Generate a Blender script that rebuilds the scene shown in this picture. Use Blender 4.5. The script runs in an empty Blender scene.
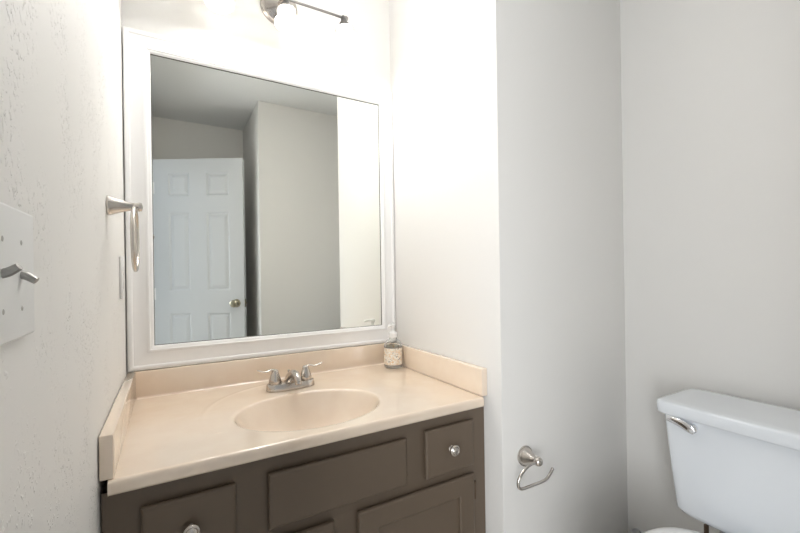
import bpy, bmesh, math, random
from mathutils import Vector, Matrix
random.seed(4)
S = bpy.context.scene
COL = S.collection
H = 1.15                       # eye height

# ---------------------------------------------------------------- camera
cam_d = bpy.data.cameras.new('camera')
cam_d.sensor_width = 36.0
cam_d.lens = 36.0 * 396.65 / 800.0
cam_d.shift_y = 6.55 / 800.0
cam_d.clip_start = 0.02
cam = bpy.data.objects.new('camera', cam_d)
COL.objects.link(cam)
cam.matrix_world = (Matrix.Translation((0, 0, H)) @ Matrix.Rotation(math.radians(-30.11), 4, 'Z')
                    @ Matrix.Rotation(math.radians(90.0), 4, 'X') @ Matrix.Rotation(math.radians(-0.8745), 4, 'Z'))
S.camera = cam

# ---------------------------------------------------------------- world and lights
W = bpy.data.worlds.new('daylight')
S.world = W
W.use_nodes = True
bg = W.node_tree.nodes['Background']
bg.inputs[0].default_value = (0.76, 0.87, 1.0, 1)
bg.inputs[1].default_value = 0.4

BULB_E = 188.0                 # radiance of the vanity bulbs
BULB_COL = (1.0, 0.98, 0.955)
FILL_GLOBE_E = 14.0                   # emission of the added fill globe, out of view

S.view_settings.view_transform = 'Standard'
S.view_settings.look = 'None'
S.view_settings.gamma = 1.0
S.view_settings.use_curve_mapping = False
S.view_settings.exposure = 0.35

def area(name, loc, rot, sx, sy, power, col):
    d = bpy.data.lights.new(name, 'AREA')
    d.shape = 'RECTANGLE'; d.size = sx; d.size_y = sy
    d.energy = power; d.color = col
    o = bpy.data.objects.new(name, d)
    o.location = loc; o.rotation_euler = rot
    COL.objects.link(o)
    return o

# added unseen fill standing in for hallway daylight, entering obliquely through the open doorway
area('hall_fill_light', (-1.15, -1.15, 1.25), (math.radians(90), 0, math.radians(-50)), 0.9, 1.7, 46.0, (0.96, 0.98, 1.0))

# ---------------------------------------------------------------- materials
def mat(name, col, rough=0.5, metal=0.0, coat=0.0, bump=0.0, bscale=60.0, spec=0.5):
    m = bpy.data.materials.new(name)
    m.use_nodes = True
    nt = m.node_tree
    b = nt.nodes['Principled BSDF']
    b.inputs['Base Color'].default_value = (*col, 1)
    b.inputs['Roughness'].default_value = rough
    b.inputs['Metallic'].default_value = metal
    b.inputs['Coat Weight'].default_value = coat
    b.inputs['Coat Roughness'].default_value = 0.08
    b.inputs['Specular IOR Level'].default_value = spec
    if bump:
        tc = nt.nodes.new('ShaderNodeTexCoord')
        n = nt.nodes.new('ShaderNodeTexNoise')
        n.inputs['Scale'].default_value = bscale
        n.inputs['Detail'].default_value = 4
        bp = nt.nodes.new('ShaderNodeBump')
        bp.inputs['Strength'].default_value = bump
        bp.inputs['Distance'].default_value = 0.002
        nt.links.new(tc.outputs['Object'], n.inputs['Vector'])
        nt.links.new(n.outputs['Fac'], bp.inputs['Height'])
        nt.links.new(bp.outputs['Normal'], b.inputs['Normal'])
    return m

def speckle(m, c1, c2, scale, lo=0.42, hi=0.6):
    nt = m.node_tree; b = nt.nodes['Principled BSDF']
    tc = nt.nodes.new('ShaderNodeTexCoord')
    n = nt.nodes.new('ShaderNodeTexNoise'); n.inputs['Scale'].default_value = scale; n.inputs['Detail'].default_value = 5
    r = nt.nodes.new('ShaderNodeValToRGB')
    r.color_ramp.elements[0].position = lo; r.color_ramp.elements[0].color = (*c1, 1)
    r.color_ramp.elements[1].position = hi; r.color_ramp.elements[1].color = (*c2, 1)
    nt.links.new(tc.outputs['Object'], n.inputs['Vector'])
    nt.links.new(n.outputs['Fac'], r.inputs['Fac'])
    nt.links.new(r.outputs['Color'], b.inputs['Base Color'])

WALLC = (0.80, 0.787, 0.762)
M_wall = mat('wall_paint', WALLC, 0.62, bump=0.12, bscale=45, spec=0.35)

# knockdown texture of the left wall: sparse flattened splats on a smooth coat
M_wall_tex = mat('knockdown_wall_paint', WALLC, 0.5, spec=0.4)
nt = M_wall_tex.node_tree
b = nt.nodes['Principled BSDF']
tc = nt.nodes.new('ShaderNodeTexCoord')
mp = nt.nodes.new('ShaderNodeMapping'); mp.inputs['Scale'].default_value = (1, 1.0, 0.8)
nt.links.new(tc.outputs['Object'], mp.inputs['Vector'])
n1 = nt.nodes.new('ShaderNodeTexNoise'); n1.inputs['Scale'].default_value = 150; n1.inputs['Detail'].default_value = 3
n1.inputs['Distortion'].default_value = 0.6
n2 = nt.nodes.new('ShaderNodeTexNoise'); n2.inputs['Scale'].default_value = 9; n2.inputs['Detail'].default_value = 2
r1 = nt.nodes.new('ShaderNodeMapRange'); r1.inputs['From Min'].default_value = 0.58; r1.inputs['From Max'].default_value = 0.70
r2 = nt.nodes.new('ShaderNodeMapRange'); r2.inputs['From Min'].default_value = 0.44; r2.inputs['From Max'].default_value = 0.62
mu = nt.nodes.new('ShaderNodeMath'); mu.operation = 'MULTIPLY'
bp = nt.nodes.new('ShaderNodeBump'); bp.inputs['Strength'].default_value = 1.0; bp.inputs['Distance'].default_value = 0.0015
for nn in (n1, n2): nt.links.new(mp.outputs['Vector'], nn.inputs['Vector'])
nt.links.new(n1.outputs['Fac'], r1.inputs['Value']); nt.links.new(n2.outputs['Fac'], r2.inputs['Value'])
nt.links.new(r1.outputs[0], mu.inputs[0]); nt.links.new(r2.outputs[0], mu.inputs[1])
nt.links.new(mu.outputs[0], bp.inputs['Height']); nt.links.new(bp.outputs['Normal'], b.inputs['Normal'])

M_ceil = mat('ceiling_paint', (0.84, 0.85, 0.85), 0.8, bump=0.2, bscale=90)
M_floor = mat('floor_tile', (0.62, 0.55, 0.47), 0.35)
nt = M_floor.node_tree; b = nt.nodes['Principled BSDF']
tc = nt.nodes.new('ShaderNodeTexCoord'); br = nt.nodes.new('ShaderNodeTexBrick')
br.offset = 0.0; br.inputs['Scale'].default_value = 1.0
br.inputs['Brick Width'].default_value = 0.305; br.inputs['Row Height'].default_value = 0.305
br.inputs['Mortar Size'].default_value = 0.004
br.inputs['Color1'].default_value = (0.74, 0.69, 0.62, 1); br.inputs['Color2'].default_value = (0.70, 0.65, 0.58, 1)
br.inputs['Mortar'].default_value = (0.42, 0.38, 0.34, 1)
nt.links.new(tc.outputs['Object'], br.inputs['Vector']); nt.links.new(br.outputs['Color'], b.inputs['Base Color'])

M_trim = mat('white_trim_paint', (0.93, 0.925, 0.92), 0.35)
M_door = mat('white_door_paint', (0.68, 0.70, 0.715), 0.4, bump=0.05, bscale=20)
M_mirror = mat('mirror_silver', (0.925, 0.935, 0.89), 0.0, metal=1.0)
M_black = mat('dark_ring_matte', (0.05, 0.045, 0.035), 0.8)
M_marble = mat('cultured_marble', (0.78, 0.60, 0.45), 0.25, coat=1.0)
M_marble.node_tree.nodes['Principled BSDF'].inputs['Coat IOR'].default_value = 1.9
speckle(M_marble, (0.85, 0.70, 0.555), (0.87, 0.73, 0.585), 14)
M_cab = mat('taupe_cabinet_paint', (0.135, 0.100, 0.070), 0.45, bump=0.06, bscale=30)
M_nickel = mat('brushed_nickel', (0.60, 0.56, 0.52), 0.22, metal=1.0)
M_fixture = mat('fixture_nickel', (0.26, 0.25, 0.24), 0.4, metal=1.0)
M_socket = mat('socket_metal', (0.16, 0.155, 0.15), 0.45, metal=1.0)
M_chrome = mat('chrome', (0.82, 0.83, 0.85), 0.08, metal=1.0)
M_grey_metal = mat('grey_switch_metal', (0.42, 0.41, 0.39), 0.45, metal=0.6)
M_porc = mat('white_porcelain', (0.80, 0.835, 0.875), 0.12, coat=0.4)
M_seat = mat('white_seat_plastic', (0.86, 0.865, 0.86), 0.25)
M_plate = mat('white_switch_plastic', (0.80, 0.80, 0.79), 0.35)
M_screw = mat('plate_screw', (0.45, 0.44, 0.42), 0.4, metal=0.5)
M_brass = mat('aged_brass', (0.40, 0.37, 0.28), 0.3, metal=1.0)
M_bronze = mat('dark_bronze_bolt', (0.10, 0.065, 0.04), 0.5, metal=0.3)
M_hose = mat('braided_hose', (0.5, 0.5, 0.5), 0.4, metal=0.8, bump=0.6, bscale=400)

M_glass = bpy.data.materials.new('clear_plastic'); M_glass.use_nodes = True
nt = M_glass.node_tree; nt.nodes.clear()
d1 = nt.nodes.new('ShaderNodeBsdfTransparent'); d1.inputs[0].default_value = (0.93, 0.94, 0.93, 1)
d2 = nt.nodes.new('ShaderNodeBsdfPrincipled'); d2.inputs['Base Color'].default_value = (0.9, 0.9, 0.9, 1); d2.inputs['Roughness'].default_value = 0.08
fr = nt.nodes.new('ShaderNodeLayerWeight'); fr.inputs[0].default_value = 0.2
mx = nt.nodes.new('ShaderNodeMixShader'); ot = nt.nodes.new('ShaderNodeOutputMaterial')
nt.links.new(fr.outputs['Facing'], mx.inputs[0]); nt.links.new(d1.outputs[0], mx.inputs[1]); nt.links.new(d2.outputs[0], mx.inputs[2]); nt.links.new(mx.outputs[0], ot.inputs[0])
M_pump = mat('white_pump_plastic', (0.88, 0.88, 0.87), 0.25)

M_frost = bpy.data.materials.new('opal_glass_shade'); M_frost.use_nodes = True
nt = M_frost.node_tree; nt.nodes.clear()
d1 = nt.nodes.new('ShaderNodeBsdfDiffuse'); d1.inputs[0].default_value = (0.86, 0.85, 0.83, 1)
d2 = nt.nodes.new('ShaderNodeBsdfTranslucent'); d2.inputs[0].default_value = (0.86, 0.84, 0.80, 1)
mx = nt.nodes.new('ShaderNodeMixShader'); mx.inputs[0].default_value = 0.68
ot = nt.nodes.new('ShaderNodeOutputMaterial')
nt.links.new(d1.outputs[0], mx.inputs[1]); nt.links.new(d2.outputs[0], mx.inputs[2]); nt.links.new(mx.outputs[0], ot.inputs[0])
M_bulb = bpy.data.materials.new('lit_bulb'); M_bulb.use_nodes = True
b = M_bulb.node_tree.nodes['Principled BSDF']
b.inputs['Emission Color'].default_value = (*BULB_COL, 1); b.inputs['Emission Strength'].default_value = BULB_E

# soap label: cream paper with brown and charcoal leaf scrolls and dark bands
M_label = mat('leaf_pattern_label', (0.85, 0.75, 0.6), 0.5)
nt = M_label.node_tree; b = nt.nodes['Principled BSDF']
tc = nt.nodes.new('ShaderNodeTexCoord')
wv = nt.nodes.new('ShaderNodeTexNoise'); wv.inputs['Scale'].default_value = 50; wv.inputs['Distortion'].default_value = 2.2
wv.inputs['Detail'].default_value = 1.0
rp = nt.nodes.new('ShaderNodeValToRGB'); e = rp.color_ramp.elements
e[0].position = 0.0; e[0].color = (0.30, 0.25, 0.21, 1)
e[1].position = 0.36; e[1].color = (0.34, 0.27, 0.22, 1)
for p, c in ((0.39, (0.88, 0.82, 0.72)), (0.50, (0.90, 0.85, 0.76)), (0.53, (0.78, 0.56, 0.34)), (0.58, (0.82, 0.62, 0.40)), (0.61, (0.90, 0.86, 0.78))):
    q = e.new(p); q.color = (*c, 1)
nt.links.new(tc.outputs['Object'], wv.inputs['Vector']); nt.links.new(wv.outputs['Fac'], rp.inputs['Fac'])
nt.links.new(rp.outputs['Color'], b.inputs['Base Color'])
M_band = mat('label_border', (0.22, 0.19, 0.18), 0.5)

# ---------------------------------------------------------------- mesh helpers
def obj(name, bm, m, parent=None, smooth=True, angle=35):
    bmesh.ops.recalc_face_normals(bm, faces=bm.faces)
    me = bpy.data.meshes.new(name)
    bm.to_mesh(me); bm.free()
    if smooth:
        me.polygons.foreach_set('use_smooth', [True] * len(me.polygons))
        me.set_sharp_from_angle(angle=math.radians(angle))
    me.materials.append(m)
    o = bpy.data.objects.new(name, me)
    COL.objects.link(o)
    if parent is not None:
        o.parent = parent
        o.matrix_parent_inverse = Matrix.Translation(-parent.location)
    return o

def thing(name, label, cat, loc=(0, 0, 0), group=None):
    o = bpy.data.objects.new(name, None)
    o.empty_display_size = 0.05
    o.location = loc
    COL.objects.link(o)
    o['label'] = label; o['category'] = cat
    if group: o['group'] = group
    return o

def tag(o, label, cat, group=None):
    o['label'] = label; o['category'] = cat
    if group: o['group'] = group
    return o

def struct(name, bm, m, **k):
    o = obj(name, bm, m, **k); o['kind'] = 'structure'; return o

def box(bm, x0, x1, y0, y1, z0, z1, bev=0.0, seg=2):
    t = bmesh.new()
    bmesh.ops.create_cube(t, size=1)
    for v in t.verts:
        v.co = Vector(((x0 + x1) / 2 + v.co.x * (x1 - x0), (y0 + y1) / 2 + v.co.y * (y1 - y0), (z0 + z1) / 2 + v.co.z * (z1 - z0)))
    if bev:
        bmesh.ops.bevel(t, geom=t.edges[:], offset=bev, segments=seg, profile=0.5, affect='EDGES')
    join(bm, t)

def join(bm, t, M=None):
    if M is not None: bmesh.ops.transform(t, matrix=M, verts=t.verts)
    me = bpy.data.meshes.new('tmp'); t.to_mesh(me); t.free(); bm.from_mesh(me); bpy.data.meshes.remove(me)

def lathe(bm, prof, M=None, n=32, caps=True):
    """prof: list of (radius, height) along +Z"""
    t = bmesh.new(); rings = []
    for r, z in prof:
        rings.append([t.verts.new((r * math.cos(a), r * math.sin(a), z)) for a in [2 * math.pi * i / n for i in range(n)]])
    for A, B in zip(rings, rings[1:]):
        for i in range(n):
            t.faces.new((A[i], A[(i + 1) % n], B[(i + 1) % n], B[i]))
    if caps:
        t.faces.new(rings[0]); t.faces.new(rings[-1])
    join(bm, t, M)

def loft(bm, secs, n=48, M=None):
    """secs: (z, cx, cy, hx, hy, exponent) superellipse sections"""
    t = bmesh.new(); rings = []
    for z, cx, cy, hx, hy, p in secs:
        R = []
        for i in range(n):
            a = 2 * math.pi * (i + 0.5) / n
            c, s = math.cos(a), math.sin(a)
            R.append(t.verts.new((cx + hx * math.copysign(abs(c) ** (2 / p), c), cy + hy * math.copysign(abs(s) ** (2 / p), s), z)))
        rings.append(R)
    for A, B in zip(rings, rings[1:]):
        for i in range(n):
            t.faces.new((A[i], A[(i + 1) % n], B[(i + 1) % n], B[i]))
    t.faces.new(rings[0]); t.faces.new(rings[-1])
    join(bm, t, M)

def catmull(P, k=8):
    P = [Vector(p) for p in P]; out = []
    for i in range(len(P) - 1):
        a = P[max(i - 1, 0)]; b_ = P[i]; c = P[i + 1]; d = P[min(i + 2, len(P) - 1)]
        for j in range(k):
            u = j / k
            out.append(0.5 * ((2 * b_) + (c - a) * u + (2 * a - 5 * b_ + 4 * c - d) * u * u + (3 * b_ - a - 3 * c + d) * u ** 3))
    out.append(P[-1]); return out

def tube(bm, pts, rad, n=14, closed=False, flat=1.0, up=(0, 0, 1)):
    """rad: number or list; flat squashes the section along 'up'"""
    t = bmesh.new(); pts = [Vector(p) for p in pts]; N = len(pts); rings = []
    up = Vector(up)
    for i, p in enumerate(pts):
        if closed: d = pts[(i + 1) % N] - pts[i - 1]
        else: d = pts[min(i + 1, N - 1)] - pts[max(i - 1, 0)]
        d.normalize()
        s = d.cross(up)
        if s.length < 1e-4: s = d.cross(Vector((1, 0, 0)))
        s.normalize(); w = s.cross(d).normalized()
        r = rad[i] if isinstance(rad, (list, tuple)) else rad
        rings.append([t.verts.new(p + s * (r * math.cos(a)) + w * (r * flat * math.sin(a))) for a in [2 * math.pi * j / n for j in range(n)]])
    for i in range(N if closed else N - 1):
        A, B = rings[i], rings[(i + 1) % N]
        for j in range(n):
            t.faces.new((A[j], A[(j + 1) % n], B[(j + 1) % n], B[j]))
    if not closed:
        t.faces.new(rings[0]); t.faces.new(rings[-1])
    join(bm, t)

def lerp_list(ks, N):
    out = []
    for i in range(N):
        f = i / (N - 1) * (len(ks) - 1); k = min(int(f), len(ks) - 2)
        out.append(ks[k] + (ks[k + 1] - ks[k]) * (f - k))
    return out

def axis(loc, d):
    """matrix taking +Z to direction d at loc"""
    return Matrix.Translation(loc) @ Vector(d).to_track_quat('Z', 'Y').to_matrix().to_4x4()

# ================================================================ ROOM
XL, XR, YM, YP, XB = -0.1205, 0.837, 1.5, 0.8601, 1.4642
YB, YC, XC, CH = -0.77, -0.07, 0.580, 2.445      # back wall, corner chase, ceiling height
DY0, DY1 = -0.545, 0.150                          # doorway in the left wall

bm = bmesh.new()
box(bm, XL - .12, XL, DY1, YM + .1, 0, CH)
box(bm, XL - .12, XL, YB - .1, DY0, 0, CH)
box(bm, XL - .12, XL, DY0, DY1, 2.06, CH)
struct('wall_left', bm, M_wall_tex, smooth=False)
bm = bmesh.new(); box(bm, XL, XR, YM, YM + .1, 0, CH); struct('wall_back', bm, M_wall, smooth=False)
bm = bmesh.new(); box(bm, XR, XB + .1, YP, YM + .1, 0, CH, bev=0.004); struct('wall_partition', bm, M_wall, smooth=True)
bm = bmesh.new(); box(bm, XB, XB + .1, YC, YP, 0, CH); struct('wall_right', bm, M_wall, smooth=False)
bm = bmesh.new(); box(bm, XC, XB + .1, YB, YC, 0, CH, bev=0.004); struct('wall_closet', bm, M_wall, smooth=True)
bm = bmesh.new(); box(bm, XL, XB + .1, YB - .1, YB, 0, CH); struct('wall_front', bm, M_wall, smooth=False)
bm = bmesh.new(); box(bm, XL - .12, XB + .1, YB - .1, YM + .1, CH, CH + .08); struct('ceiling', bm, M_ceil, smooth=False)
bm = bmesh.new(); box(bm, -1.9, XB + .1, -2.0, YM + .1, -.08, 0); struct('floor', bm, M_floor, smooth=False)

def baseboard(name, x0, x1, y0, y1):
    bm = bmesh.new(); box(bm, x0, x1, y0, y1, 0.0, 0.083, bev=0.004); struct(name, bm, M_trim)
baseboard('baseboard_alcove', XR, XB - .012, YP - .012, YP)
baseboard('baseboard_right', XB - .012, XB, YC + .012, YP)
baseboard('baseboard_closet', XC, XB, YC, YC + .012)
baseboard('baseboard_left', XL, XL + .012, DY1 + .065, 0.94)
baseboard('baseboard_front', XL, XC, YB, YB + .012)

# door casing round the doorway
bm = bmesh.new()
box(bm, XL, XL + .014, DY1, DY1 + .06, 0, 2.12, bev=.003)
box(bm, XL, XL + .014, DY0 - .06, DY0, 0, 2.12, bev=.003)
box(bm, XL, XL + .014, DY0, DY1, 2.06, 2.12, bev=.003)
struct('trim_1', bm, M_trim)
bm = bmesh.new()
box(bm, XL - .12, XL, DY1 - .012, DY1, 0, 2.06)
box(bm, XL - .12, XL, DY0, DY0 + .012, 0, 2.06)
box(bm, XL - .12, XL, DY0 + .012, DY1 - .012, 2.048, 2.06)
struct('trim_2', bm, M_trim)

# six-panel door, swung open towards the room, seen in the mirror
A = Vector((-0.112, -0.535, 0)); B = Vector((0.482, -0.186, 0))
DWID = (B - A).length; dth = 0.035
dx = (B - A).normalized(); dn = Vector((-dx.y, dx.x, 0))       # dn faces the mirror side
def door_M():
    M = Matrix.Identity(4)
    M.col[0][:3] = dx; M.col[1][:3] = dn; M.col[2][:3] = (0, 0, 1); M.col[3][:3] = A - dn * dth
    return M
MD = door_M()
px = [(0.125, 0.285), (0.412, 0.585)]
pz = [(0.20, 0.872), (1.04, 1.632), (1.757, 1.932)]
xs = sorted({0.0, DWID} | {v for p in px for v in p}); zs = sorted({0.012, 2.036} | {v for p in pz for v in p})
bm = bmesh.new(); t = bmesh.new()
for side in (0, 1):
    y = dth if side == 0 else 0.0
    sg = 1 if side == 0 else -1
    for i in range(len(xs) - 1):
        for j in range(len(zs) - 1):
            a, c, d, e2 = xs[i], xs[i + 1], zs[j], zs[j + 1]
            if (a, c) in px and (d, e2) in pz:
                lev = [(0, 0), (0.004, -.003), (0.012, -0.009), (0.018, -0.009), (0.036, -0.002), (0.04, -0.0015)]
                rings = []
                for off, dep in lev:
                    rings.append([t.verts.new((X, y + sg * dep, Z)) for X, Z in ((a + off, d + off), (c - off, d + off), (c - off, e2 - off), (a + off, e2 - off))])
                for P, Q in zip(rings, rings[1:]):
                    for k in range(4): t.faces.new((P[k], P[(k + 1) % 4], Q[(k + 1) % 4], Q[k]))
                t.faces.new(rings[-1])
            else:
                t.faces.new([t.verts.new((X, y, Z)) for X, Z in ((a, d), (c, d), (c, e2), (a, e2))])
for X in (0.0, DWID):
    t.faces.new([t.verts.new(q) for q in ((X, 0, .012), (X, dth, .012), (X, dth, 2.036), (X, 0, 2.036))])
for Z in (.012, 2.036):
    t.faces.new([t.verts.new(q) for q in ((0, 0, Z), (0, dth, Z), (DWID, dth, Z), (DWID, 0, Z))])
bmesh.ops.remove_doubles(t, verts=t.verts, dist=1e-5)
join(bm, t, MD)
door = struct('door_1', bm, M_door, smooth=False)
def dpt(x, y, z): return MD @ Vector((x, y, z))
for sg, y0 in ((1, dth), (-1, 0.0)):
    bm = bmesh.new()
    lathe(bm, [(0.030, 0), (0.031, .003), (0.027, .008), (0.013, .012), (0.011, .03), (0.015, .036), (0.025, .042), (0.0285, .052), (0.027, .062), (0.019, .069), (0.0, .071)][:-1] + [(0.001, .071)],
          axis(dpt(0.632, y0, 0.942), dn * sg))
    o = obj('door_knob', bm, M_brass, door); o['label'] = 'round aged brass knob'
bm = bmesh.new(); box(bm, -.0015, .0015, .006, dth - .006, -.03, .03); 
bmesh.ops.transform(bm, matrix=Matrix.Translation((0, 0, 0)), verts=bm.verts)
t2 = bmesh.new(); join(t2, bm, MD @ Matrix.Translation((DWID + .0005, 0, 0.942)))
lathe(t2, [(0.008, 0), (0.008, 0.009), (0.006, 0.011)], axis(dpt(DWID, dth / 2, 0.942), dx), n=12)
obj('latch', t2, M_brass, door)
for z in (0.25, 1.02, 1.82):
    bm = bmesh.new()
    lathe(bm, [(0.006, -.045), (0.006, .045)], Matrix.Translation(dpt(-0.002, dth + .004, z)), n=12)
    t = bmesh.new(); box(t, 0.0, 0.022, dth, dth + .002, z - .044, z + .044); join(bm, t, MD)
    obj('hinge', bm, M_trim, door)

# ================================================================ VANITY TOP
ZC, ZS, YF = 0.7705, 0.8555, 0.912
CX0, CX1 = -0.1057, 0.8154
BXC, BYC, BA, BB, BD = 0.345, 1.113, 0.204, 0.157, 0.135
def height(x, y):
    r = math.hypot((x - BXC) / BA, (y - BYC) / BB)
    z = ZC
    # faint raised oval ring of the moulded deck
    q = math.hypot((x - .345) / .275, (y - 1.165) / .265)
    if y > 1.05: z += 0.0004 * math.exp(-((q - 1) / 0.025) ** 2) * min(1, max(0, (BXC + .05 - x) / .12))
    if r < 1.06:
        if r < 1:
            dpt_ = BD * (1 - r ** 2.9)
        else: dpt_ = 0
        # soft roll at the rim
        roll = 0.0015 * max(0, 1 - abs(r - 1) / 0.06) ** 2
        z -= dpt_ + roll
    return z
top = thing('countertop', 'tan cultured marble vanity top with integral oval basin on the dark cabinet', 'countertop', (0.355, 1.2, 0.741))
bm = bmesh.new()
nx = 300
X = [CX0 + (CX1 - CX0) * i / nx for i in range(nx + 1)]
Y = [YF + .010 + (YM - .003 - YF - .010) * j / 190 for j in range(191)]
front = [(YF + .006, .741), (YF + .002, .743), (YF, .748), (YF, .760), (YF + .001, .7650), (YF + .0035, .7688), (YF + .0065, .7702)]
rows = [[bm.verts.new((x, y, z)) for x in X] for y, z in front]
rows += [[bm.verts.new((x, y, height(x, y))) for x in X] for y in Y]
for P, Q in zip(rows, rows[1:]):
    for i in range(nx):
        bm.faces.new((P[i], P[i + 1], Q[i + 1], Q[i]))
for side in (0, -1):
    prev = None
    for R in rows:
        v = R[side]; w = bm.verts.new((v.co.x, v.co.y, .741))
        if prev: bm.faces.new((prev[0], v, w, prev[1]))
        prev = (v, w)
obj('slab', bm, M_marble, top, angle=50)
bm = bmesh.new(); box(bm, CX0 + .002, CX1 - .002, YM - .0215, YM - .001, ZC - .002, ZS, bev=.004, seg=3)
obj('backsplash', bm, M_marble, top)
# cove fillet between deck and backsplash
bm = bmesh.new()
prev = None
pr = [(YM - .0215 - .006 * (1 - math.sin(a)), ZC + .006 * (1 - math.cos(a)) + .0002) for a in [math.pi / 2 * k / 5 for k in range(6)]]
A_ = [bm.verts.new((CX0 + .012, y, z)) for y, z in pr]; B_ = [bm.verts.new((CX1 - .015, y, z)) for y, z in pr]
for k in range(5): bm.faces.new((A_[k], A_[k + 1], B_[k + 1], B_[k]))
obj('caulk_bead', bm, M_marble, top)
bm = bmesh.new(); box(bm, XL + .0015, XL + .0245, YF + .006, YM - .022, ZC + .0005, ZS, bev=.003, seg=3)
obj('side_splash', bm, M_marble, top)
bm = bmesh.new(); box(bm, XR - .0235, XR - .001, YF + .006, YM - .022, ZC + .0005, ZS, bev=.003, seg=3)
obj('side_splash', bm, M_marble, top)
bm = bmesh.new(); lathe(bm, [(0.024, 0), (0.024, .002), (0.020, .004), (0.016, .004), (0.014, .007), (0.004, .009)], Matrix.Translation((BXC, BYC, ZC - BD - .0035)))
obj('drain', bm, M_nickel, top)

# ================================================================ CABINET
cab = thing('vanity_cabinet', 'dark taupe painted vanity cabinet with drawers and doors under the sink', 'cabinet', (0.355, 1.2, 0))
KX0, KX1, KY = -0.118, 0.8345, 0.935
bm = bmesh.new()
box(bm, KX0, KX0 + .018, KY + .018, YM - .003, 0.0, .7405)
box(bm, KX1 - .018, KX1, KY + .018, YM - .003, 0.0, .7405)
box(bm, KX0 + .018, KX1 - .018, KY + .018, YM - .003, .09, .108)
box(bm, KX0 + .018, KX1 - .018, YM - .012, YM - .003, .108, .7405)
obj('carcass', bm, M_cab, cab, smooth=False)
bm = bmesh.new()
for x0, x1 in ((KX0, -0.035), (.098, .203), (.528, .627), (.770, KX1)):
    box(bm, x0, x1, KY, KY + .018, .55, .7405)
for x0, x1 in ((KX0, -0.035), (.320, .418), (.770, KX1)):
    box(bm, x0, x1, KY, KY + .018, .0, .55)
for z0, z1 in ((.69, .7405), (.53, .59)):
    box(bm, KX0 + .002, KX1 - .002, KY + .0002, KY + .0182, z0, z1)
box(bm, KX0 + .002, KX1 - .002, KY + .0002, KY + .018, .08, .12)
box(bm, KX0 + .002, KX1 - .002, KY + .06, KY + .075, .0, .10)
obj('face_frame', bm, M_cab, cab, smooth=False)

def front_panel(x0, x1, z0, z1, y=0.917, th=.0185):
    """slab front with a small stepped routed edge"""
    bm = bmesh.new()
    lev = [(.010, y + th), (.010, y + .0110), (0, y + .0100), (0, y + .0060), (.0012, y + .0035), (.0040, y + .0015), (.0080, y + .0004), (.012, y)]
    rings = []
    for o_, yy in lev:
        rings.append([bm.verts.new((X_, yy, Z_)) for X_, Z_ in ((x0 + o_, z0 + o_), (x1 - o_, z0 + o_), (x1 - o_, z1 - o_), (x0 + o_, z1 - o_))])
    for P, Q in zip(rings, rings[1:]):
        for k in range(4): bm.faces.new((P[k], P[(k + 1) % 4], Q[(k + 1) % 4], Q[k]))
    bm.faces.new(rings[0]); bm.faces.new(rings[-1])
    return bm

def knob(x, z, y, parent):
    bm = bmesh.new()
    lathe(bm, [(0.0095, 0), (0.0095, .002), (0.0065, .004), (0.0060, .007), (0.008, .010), (0.0130, .0125), (0.0160, .015), (0.0163, .018),
               (0.0150, .0205), (0.0122, .0220), (0.0108, .0200), (0.0092, .0222), (0.006, .0240), (0.0005, .0245)], axis((x, y, z), (0, -1, 0)), n=36)
    obj('knob', bm, M_nickel, parent)

def drawer(x0, x1, z0, z1, with_knob=True, name='drawer'):
    o = obj(name, front_panel(x0, x1, z0, z1), M_cab, cab, smooth=True, angle=20)
    if with_knob: knob((x0 + x1) / 2, (z0 + z1) / 2 + .002, 0.917, o)
    return o
drawer(-0.0555, 0.1165, 0.5692, 0.7008)
drawer(0.1845, 0.5468, 0.5771, 0.7028, False, 'false_drawer_front')
drawer(0.6075, 0.7800, 0.5735, 0.7090)

def cab_door(x0, x1, z0, z1, kx, hx):
    y = 0.917; rail = .056
    bm = bmesh.new()
    lev = [(.010, y + .0185), (.010, y + .0110), (0, y + .0100), (0, y + .005), (.002, y + .0015), (.006, y), (rail - .004, y), (rail - .002, y + .001), (rail, y + .003), (rail + .001, y + .0090), (rail + .01, y + .0090)]
    rings = []
    for o_, yy in lev:
        rings.append([bm.verts.new((X_, yy, Z_)) for X_, Z_ in ((x0 + o_, z0 + o_), (x1 - o_, z0 + o_), (x1 - o_, z1 - o_), (x0 + o_, z1 - o_))])
    for P, Q in zip(rings, rings[1:]):
        for k in range(4): bm.faces.new((P[k], P[(k + 1) % 4], Q[(k + 1) % 4], Q[k]))
    bm.faces.new(rings[0]); bm.faces.new(rings[-1])
    o = obj('door', bm, M_cab, cab, smooth=True, angle=20)
    knob(kx, z1 - .10, y, o)
    for z in (z1 - .055, z0 + .06):
        bm = bmesh.new(); lathe(bm, [(0.004, -.026), (0.0045, -.024), (0.0045, .024), (0.004, .026)], Matrix.Translation((hx, y + .010, z)), n=12)
        obj('hinge', bm, M_bronze, o)
cab_door(-0.0555, 0.3383, 0.1000, 0.5485, 0.305, -0.060)
cab_door(0.4015, 0.7800, 0.1000, 0.5485, 0.425, 0.7862)

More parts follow.
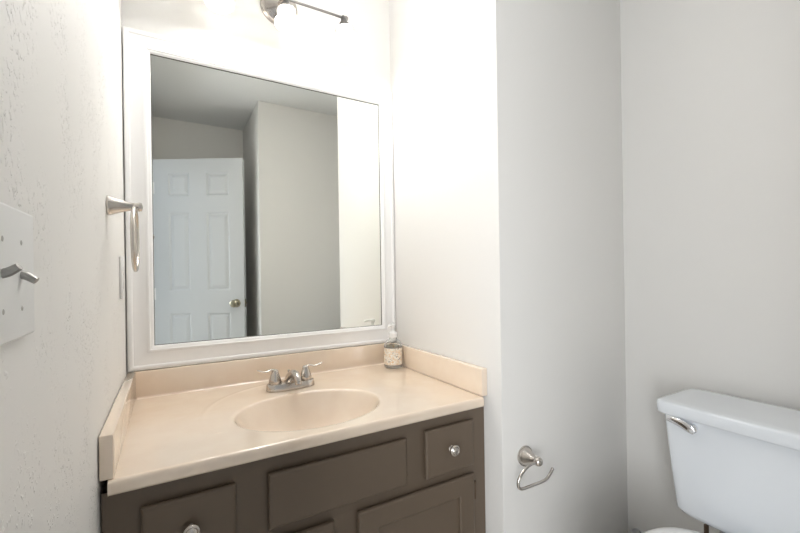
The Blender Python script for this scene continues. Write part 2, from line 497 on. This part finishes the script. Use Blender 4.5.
# ================================================================ MIRROR
mir = thing('framed_mirror', 'large rectangular mirror in a white moulded frame above the vanity', 'mirror', (0.36, YM, 0.86))
MX0, MX1, MZ0, MZ1 = -0.1165, 0.835, 0.8575, 1.926
GX0, GX1, GZ0, GZ1 = -0.0457, 0.7741, 0.9305, 1.8637
bm = bmesh.new(); box(bm, MX0 + .01, MX1 - .01, YM - .0045, YM - .0005, MZ0 + .01, MZ1 - .01)
obj('mirror_glass', bm, M_mirror, mir, smooth=False)
prof = [(0.0, .0005), (0.0, .0170), (.002, .0190), (.006, .0200), (.011, .0195), (.014, .0180), (.0155, .0165), (.022, .0162), (.70, .0150), (.74, .0165), (.78, .0175), (.84, .0168), (.87, .0145), (.91, .0142), (.95, .0125), (1.0, .0100), (1.0, .0047)]
bm = bmesh.new(); rings = []
for w, tt in prof:
    f = (lambda full: w * full) if w > .1 or w == 0 else (lambda full: w)
    y = YM - tt
    wl, wr, wb, wt = f(GX0 - MX0), f(MX1 - GX1), f(GZ0 - MZ0), f(MZ1 - GZ1)
    rings.append([bm.verts.new(q) for q in ((MX0 + wl, y, MZ0 + wb), (MX1 - wr, y, MZ0 + wb), (MX1 - wr, y, MZ1 - wt), (MX0 + wl, y, MZ1 - wt))])
for P, Q in zip(rings, rings[1:]):
    for k in range(4): bm.faces.new((P[k], P[(k + 1) % 4], Q[(k + 1) % 4], Q[k]))
obj('frame', bm, M_trim, mir, smooth=True, angle=32)

bm = bmesh.new(); gr = []  # narrow dark ring laid on the glass just inside the frame
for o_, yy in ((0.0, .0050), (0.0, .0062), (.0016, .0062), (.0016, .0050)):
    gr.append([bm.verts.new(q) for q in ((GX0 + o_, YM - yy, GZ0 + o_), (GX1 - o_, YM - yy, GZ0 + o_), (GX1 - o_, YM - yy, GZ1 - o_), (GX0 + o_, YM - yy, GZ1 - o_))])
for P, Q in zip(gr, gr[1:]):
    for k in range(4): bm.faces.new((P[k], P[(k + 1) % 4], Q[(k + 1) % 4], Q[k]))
o = obj('glass_ring', bm, M_black, mir, smooth=False); o['label'] = 'thin dark ring along the border of the mirror glass'

# ================================================================ FAUCET
FX, FY, FZ = 0.345, 1.335, ZC + .0003
fau = thing('faucet', 'brushed nickel two-handle centerset faucet behind the oval basin', 'faucet', (FX, FY, FZ))
bm = bmesh.new()
loft(bm, [(FZ, FX, FY, .0785, .027, 2.8), (FZ + .002, FX, FY, .080, .0285, 2.8), (FZ + .019, FX, FY, .0785, .0275, 2.8), (FZ + .0225, FX, FY, .0765, .0255, 2.8), (FZ + .0235, FX, FY, .072, .021, 2.8)])
obj('base', bm, M_nickel, fau)
for s in (-1, 1):
    hx = FX + s * .051
    bm = bmesh.new()
    lathe(bm, [(0.0215, .0232), (0.0215, .0250), (0.0200, .0255), (0.0205, .0268), (0.0185, .037), (0.0150, .048), (0.0120, .057), (0.0112, .061), (0.0105, .0650), (0.007, .0685), (0.0005, .0695)], Matrix.Translation((hx, FY, FZ)))
    h = obj('handle', bm, M_nickel, fau)
    bm = bmesh.new()
    P = catmull([(hx - s * .006, FY, FZ + .058), (hx + s * .002, FY - .001, FZ + .0665), (hx + s * .014, FY - .002, FZ + .069), (hx + s * .030, FY - .003, FZ + .0655), (hx + s * .044, FY - .004, FZ + .068), (hx + s * .056, FY - .005, FZ + .0735)], 8)
    tube(bm, P, lerp_list([.0065, .0075, .0060, .0052, .0056, .0062, .0035], len(P)), flat=.55)
    obj('lever', bm, M_nickel, h)
bm = bmesh.new()
P = catmull([(FX, FY + .012, FZ + .006), (FX, FY + .004, FZ + .022), (FX, FY - .012, FZ + .038), (FX, FY - .036, FZ + .050), (FX, FY - .060, FZ + .055), (FX, FY - .082, FZ + .050), (FX, FY - .092, FZ + .038)], 8)
tube(bm, P, lerp_list([.027, .025, .022, .0185, .016, .0135, .0115], len(P)), n=24, flat=.8, up=(1, 0, 0))
lathe(bm, [(0.0105, 0), (0.0105, .006), (0.009, .008)], axis((FX, FY - .091, FZ + .040), (0, -.35, -1)), n=20)
obj('spout', bm, M_nickel, fau)
bm = bmesh.new()
lathe(bm, [(0.0018, 0), (0.0018, .028), (0.0035, .030), (0.0045, .034), (0.0035, .038), (0.0005, .039)], Matrix.Translation((FX - .0, FY + .026, FZ + .018)), n=14)
obj('lift_rod', bm, M_nickel, fau)

# ================================================================ SOAP BOTTLE
SX, SY = 0.776, 1.402
soap = thing('soap_dispenser', 'clear pump soap bottle with leafy tan label at the right end of the vanity top', 'soap dispenser', (SX, SY, ZC))
T = Matrix.Translation((SX, SY, ZC + .0004))
bm = bmesh.new()
lathe(bm, [(0.030, 0), (0.0355, .003), (0.0362, .010), (0.0362, .086), (0.035, .095), (0.028, .106), (0.019, .113), (0.0155, .117), (0.0155, .125)], T)
obj('bottle', bm, M_glass, soap)
bm = bmesh.new()
lathe(bm, [(0.0366, .013), (0.0369, .013), (0.0369, .083), (0.0366, .083)], T, n=48, caps=False)
lb = obj('label', bm, M_label, soap); lb['label'] = 'cream label with brown and charcoal leaf scrolls'
bm = bmesh.new()
for z in (.0115, .0815):
    bm = bmesh.new(); lathe(bm, [(0.0367, z), (0.0373, z), (0.0373, z + .003), (0.0367, z + .003)], T, n=48, caps=False)
    obj('label_border', bm, M_band, soap)
bm = bmesh.new()
lathe(bm, [(0.0175, .121), (0.018, .123), (0.018, .139), (0.0155, .142), (0.008, .144), (0.0065, .148), (0.0065, .160), (0.011, .163), (0.0115, .172), (0.009, .176), (0.001, .177)], T)
tube(bm, catmull([(SX, SY, ZC + .170), (SX - .018, SY - .010, ZC + .171), (SX - .030, SY - .018, ZC + .166)], 5), [.0055] * 4 + [.005] * 4 + [.004] * 3, n=12)
obj('pump', bm, M_pump, soap)

# ================================================================ TOWEL RING (left wall)
TY, TZ = 1.098, 1.312
ring = thing('towel_ring', 'brushed nickel towel ring on the textured left wall beside the mirror', 'towel ring', (XL, TY, TZ))
bm = bmesh.new()
lathe(bm, [(0.0215, 0.0003), (0.0225, .003), (0.0218, .006), (0.0180, .016), (0.0140, .028), (0.0105, .040), (0.0088, .050), (0.0095, .056), (0.0105, .061), (0.0095, .066), (0.001, .068)], axis((XL, TY, TZ), (1, 0, 0)))
obj('post', bm, M_nickel, ring)
bm = bmesh.new()
P = [(XL + .0520, TY + .070 * math.sin(a), TZ - .005 - .069 + .072 * math.cos(a)) for a in [2 * math.pi * k / 64 for k in range(64)]]
tube(bm, P, .0046, closed=True, up=(1, 0, 0))
obj('hoop', bm, M_nickel, ring)

# ================================================================ TOILET PAPER HOLDER
tp = thing('toilet_paper_holder', 'empty brushed nickel toilet paper holder with open hook arm on the alcove wall', 'toilet paper holder', (.922, YP, .590))
bm = bmesh.new()
lathe(bm, [(0.0290, 0.0003), (0.0300, .003), (0.0295, .006), (0.0265, .0075), (0.0255, .0105), (0.0215, .018), (0.0150, .030), (0.0105, .041), (0.0085, .048)], axis((.9265, YP, .588), (-.045, -1, .10)))
obj('post', bm, M_nickel, tp)
bm = bmesh.new(); bmesh.ops.create_uvsphere(bm, u_segments=24, v_segments=14, radius=.0135, matrix=Matrix.Translation((.9225, .804, .5935)))
obj('finial', bm, M_nickel, tp)
bm = bmesh.new()
P = catmull([(.915, .803, .592), (.895, .802, .5945), (.872, .801, .590), (.850, .80, .5775), (.838, .80, .562), (.8365, .80, .549), (.842, .80, .540), (.853, .80, .5355), (.875, .80, .5345), (.905, .80, .534), (.930, .80, .5335), (.950, .80, .5355), (.966, .80, .545), (.979, .80, .5585)], 6)
tube(bm, P, .0043, up=(0, 1, 0))
bmesh.ops.create_uvsphere(bm, u_segments=12, v_segments=8, radius=.0048, matrix=Matrix.Translation((.979, .80, .5585)))
obj('arm', bm, M_nickel, tp)

# ================================================================ SWITCH PLATE + OUTLET PLATE
sw = thing('light_switch', 'white double switch plate with two grey toggles on the left wall', 'light switch', (XL, .45, 1.155))
bm = bmesh.new(); box(bm, XL + .0003, XL + .0065, .3965, .5125, 1.0975, 1.2115, bev=.0028, seg=3)
obj('plate', bm, M_plate, sw)
for y, up_ in ((.4275, 1), (.4735, -1)):
    bm = bmesh.new()
    P = catmull([(XL + .004, y, 1.154), (XL + .010, y - .001, 1.154 + up_ * .0015), (XL + .0168, y - .002, 1.154 + up_ * .006)], 4)
    tube(bm, P, lerp_list([.0044, .0042, .0036], len(P)), n=8, flat=.9)
    o = obj('toggle', bm, M_grey_metal, sw)
    for z in (1.124, 1.182):
        bm = bmesh.new(); lathe(bm, [(0.0024, .0055), (0.0024, .0066), (0.0015, .0070)], axis((XL, y, z), (1, 0, 0)), n=14)
        obj('screw', bm, M_screw, sw)
ou = thing('outlet', 'white outlet plate below the towel ring, close to the mirror frame', 'outlet', (XL, 1.36, 1.15))
bm = bmesh.new(); box(bm, XL + .0003, XL + .0075, 1.325, 1.397, 1.0905, 1.2085, bev=.0025, seg=3)
obj('plate', bm, M_plate, ou)
for z in (1.130, 1.169):
    bm = bmesh.new(); loft(bm, [(0, 0, 0, .0165, .0140, 3), (.0018, 0, 0, .0165, .0140, 3)], M=axis((XL + .0070, 1.361, z), (1, 0, 0)))
    obj('socket', bm, M_plate, ou)

# ================================================================ TOILET
TC = 0.393
to = thing('toilet', 'white two-piece toilet standing against the right wall of the alcove', 'toilet', (1.1, TC, 0))
bm = bmesh.new()
TKX = 1.3165
loft(bm, [(.462, TKX, TC, .070, .160, 6), (.464, TKX, TC, .083, .178, 7), (.470, TKX, TC, .090, .188, 9), (.482, TKX, TC, .094, .1945, 12), (.60, TKX, TC, .098, .2055, 14), (.7445, TKX, TC, .1035, .2185, 14)], n=96)
obj('tank', bm, M_porc, to, angle=50)
bm = bmesh.new()
LX = 1.3080
loft(bm, [(.7425, LX, TC, .1075, .2280, 12), (.743, LX, TC, .1095, .2300, 12), (.746, LX, TC, .111, .2320, 12), (.770, LX, TC, .1120, .2335, 12), (.7745, LX, TC, .1108, .232, 12), (.7765, LX, TC, .107, .228, 12), (.7778, LX, TC, .101, .221, 12), (.7785, LX, TC, .085, .203, 10)], n=96)
obj('tank_lid', bm, M_porc, to, angle=50)
bm = bmesh.new()
lathe(bm, [(0.0115, 0), (0.0125, .004), (0.0125, .010), (0.009, .014), (0.001, .015)], axis((1.2135, .531, .721), (-1, 0, 0)))
P = catmull([(1.2015, .5225, .7155), (1.198, .534, .7220), (1.197, .555, .7300), (1.198, .575, .7335), (1.200, .590, .7345)], 7)
tube(bm, P, lerp_list([.0095, .0120, .0110, .0100, .0090], len(P)), n=18, flat=.5, up=(1, 0, 0))
o = obj('flush_lever', bm, M_chrome, to); o['label'] = 'chrome flush lever'
bm = bmesh.new()
loft(bm, [(0.0, 1.02, TC, .27, .115, 3), (.02, 1.02, TC, .27, .115, 3), (.10, 1.03, TC, .25, .100, 2.6), (.20, 1.01, TC, .26, .115, 2.5), (.30, .98, TC, .29, .150, 2.4), (.37, .955, TC, .315, .176, 2.4), (.415, .95, TC, .325, .184, 2.4), (.428, .95, TC, .322, .181, 2.4), (.43, .95, TC, .31, .17, 2.4)], n=64)
box(bm, 1.10, 1.43, TC - .105, TC + .105, .30, .430, bev=.02, seg=4)
obj('bowl', bm, M_porc, to, angle=50)
bm = bmesh.new()
loft(bm, [(.4305, .945, TC, .228, .180, 2.5), (.432, .945, TC, .232, .184, 2.5), (.443, .945, TC, .232, .184, 2.5), (.4455, .945, TC, .228, .180, 2.5)], n=64)
obj('seat', bm, M_seat, to, angle=50)
bm = bmesh.new()
loft(bm, [(.4465, .940, TC, .236, .182, 3.3), (.448, .940, TC, .242, .188, 3.3), (.470, .940, TC, .242, .188, 3.3), (.4735, .940, TC, .238, .184, 3.3), (.4760, .940, TC, .22, .168, 3.1), (.4775, .940, TC, .12, .09, 2.6)], n=64)
obj('seat_lid', bm, M_seat, to, angle=50)
for s in (-1, 1):
    bm = bmesh.new(); lathe(bm, [(0.011, .430), (0.011, .434), (0.0055, .436), (0.0055, .463)], Matrix.Translation((1.232, TC + s * .119, 0)), n=16)
    o = obj('tank_bolt', bm, M_bronze, to); o['label'] = 'dark bolt under the tank'

VX, VY, VZ = 1.425, .822, .178
va = thing('water_valve', 'small chrome water stop valve low in the corner left of the toilet', 'valve', (XB, VY, VZ))
bm = bmesh.new()
lathe(bm, [(0.026, .0003), (0.025, .004), (0.012, .007), (0.008, .008), (0.008, .050)], axis((XB, VY, VZ), (-1, 0, 0)))
lathe(bm, [(0.011, -.014), (0.011, .012), (0.007, .014), (0.007, .024)], Matrix.Translation((VX, VY, VZ)), n=20)
obj('body', bm, M_chrome, va)
bm = bmesh.new()
loft(bm, [(0, 0, 0, .016, .009, 2.4), (.006, 0, 0, .017, .010, 2.4), (.009, 0, 0, .014, .008, 2.4)], M=axis((VX - .020, VY, VZ + .0), (-1, 0, 0)))
obj('handle', bm, M_chrome, va)
bm = bmesh.new()
P = catmull([(VX, VY - .012, VZ), (VX, VY - .05, VZ - .03), (VX - .01, VY - .14, VZ - .04), (VX - .04, .60, .21), (VX - .06, .535, .34), (VX - .065, .53, .462)], 10)
tube(bm, P, .0045, n=10)
obj('hose', bm, M_hose, va)

# ================================================================ VANITY LIGHT
LY, LZ = 1.400, 2.120
vl = thing('vanity_light', 'brushed nickel three-lamp vanity light bar with flared shades above the mirror', 'wall light', (.364, YM, 2.14))
bm = bmesh.new()
lathe(bm, [(0.066, 0.0003), (0.068, .004), (0.067, .010), (0.060, .014), (0.057, .020), (0.040, .027), (0.015, .031), (0.011, .034), (0.010, .100)], axis((.364, YM, 2.145), (0, -1, -.13)), n=48)
obj('canopy', bm, M_nickel, vl)
bm = bmesh.new()
tube(bm, [(.140, LY, LZ), (.591, LY, LZ)], .0045, n=16)
for x in (.137, .591):
    bmesh.ops.create_uvsphere(bm, u_segments=16, v_segments=10, radius=.0095, matrix=Matrix.Translation((x, LY, LZ)))
obj('bar', bm, M_fixture, vl)
for x in (.148, .364, .581):
    D = Vector((0, -.22, -1)).normalized()
    O = Vector((x, LY, LZ - .002))
    bm = bmesh.new()
    lathe(bm, [(0.0065, -.008), (0.009, 0), (0.0105, .013), (0.0145, .021), (0.024, .037), (0.0345, .053), (0.033, .0535), (0.012, .030)], axis(O, D), caps=False)
    so = obj('socket', bm, M_socket, vl)
    bm = bmesh.new()
    lathe(bm, [(0.0245, .048), (0.028, .060), (0.035, .080), (0.045, .098), (0.043, .098), (0.033, .080), (0.026, .060), (0.0225, .048)], axis(O, D), caps=False, n=40)
    obj('shade', bm, M_frost, vl)
    bm = bmesh.new()
    lathe(bm, [(0.008, .036), (0.012, .046), (0.021, .060), (0.025, .073), (0.022, .086), (0.013, .095), (0.001, .098)], axis(O, D), n=24)
    obj('bulb', bm, M_bulb, vl)

# ================================================================ ADDED FILL GLOBE (extra lamp to brighten the room, unseen above the view)
QX, QY = .45, 1.02
cl = thing('fill_globe_light', 'added white fill globe on a short stem, unseen over the vanity area', 'ceiling light', (QX, QY, CH))
TQ = Matrix.Translation((QX, QY, CH))
bm = bmesh.new(); lathe(bm, [(0.060, -.0003), (0.062, -.004), (0.060, -.016), (0.030, -.022), (0.010, -.026), (0.008, -.10), (0.030, -.104), (0.034, -.125)], TQ, n=40)
obj('mount', bm, M_trim, cl)
bm = bmesh.new(); lathe(bm, [(0.036, -.1255), (0.060, -.130), (0.088, -.148), (0.100, -.175), (0.095, -.205), (0.074, -.232), (0.040, -.247), (0.001, -.250)], TQ, n=48)
M_fill_globe = bpy.data.materials.new('fill_globe_glow'); M_fill_globe.use_nodes = True
b = M_fill_globe.node_tree.nodes['Principled BSDF']
b.inputs['Emission Color'].default_value = (1.0, 0.985, 0.96, 1); b.inputs['Emission Strength'].default_value = FILL_GLOBE_E
obj('globe', bm, M_fill_globe, cl)
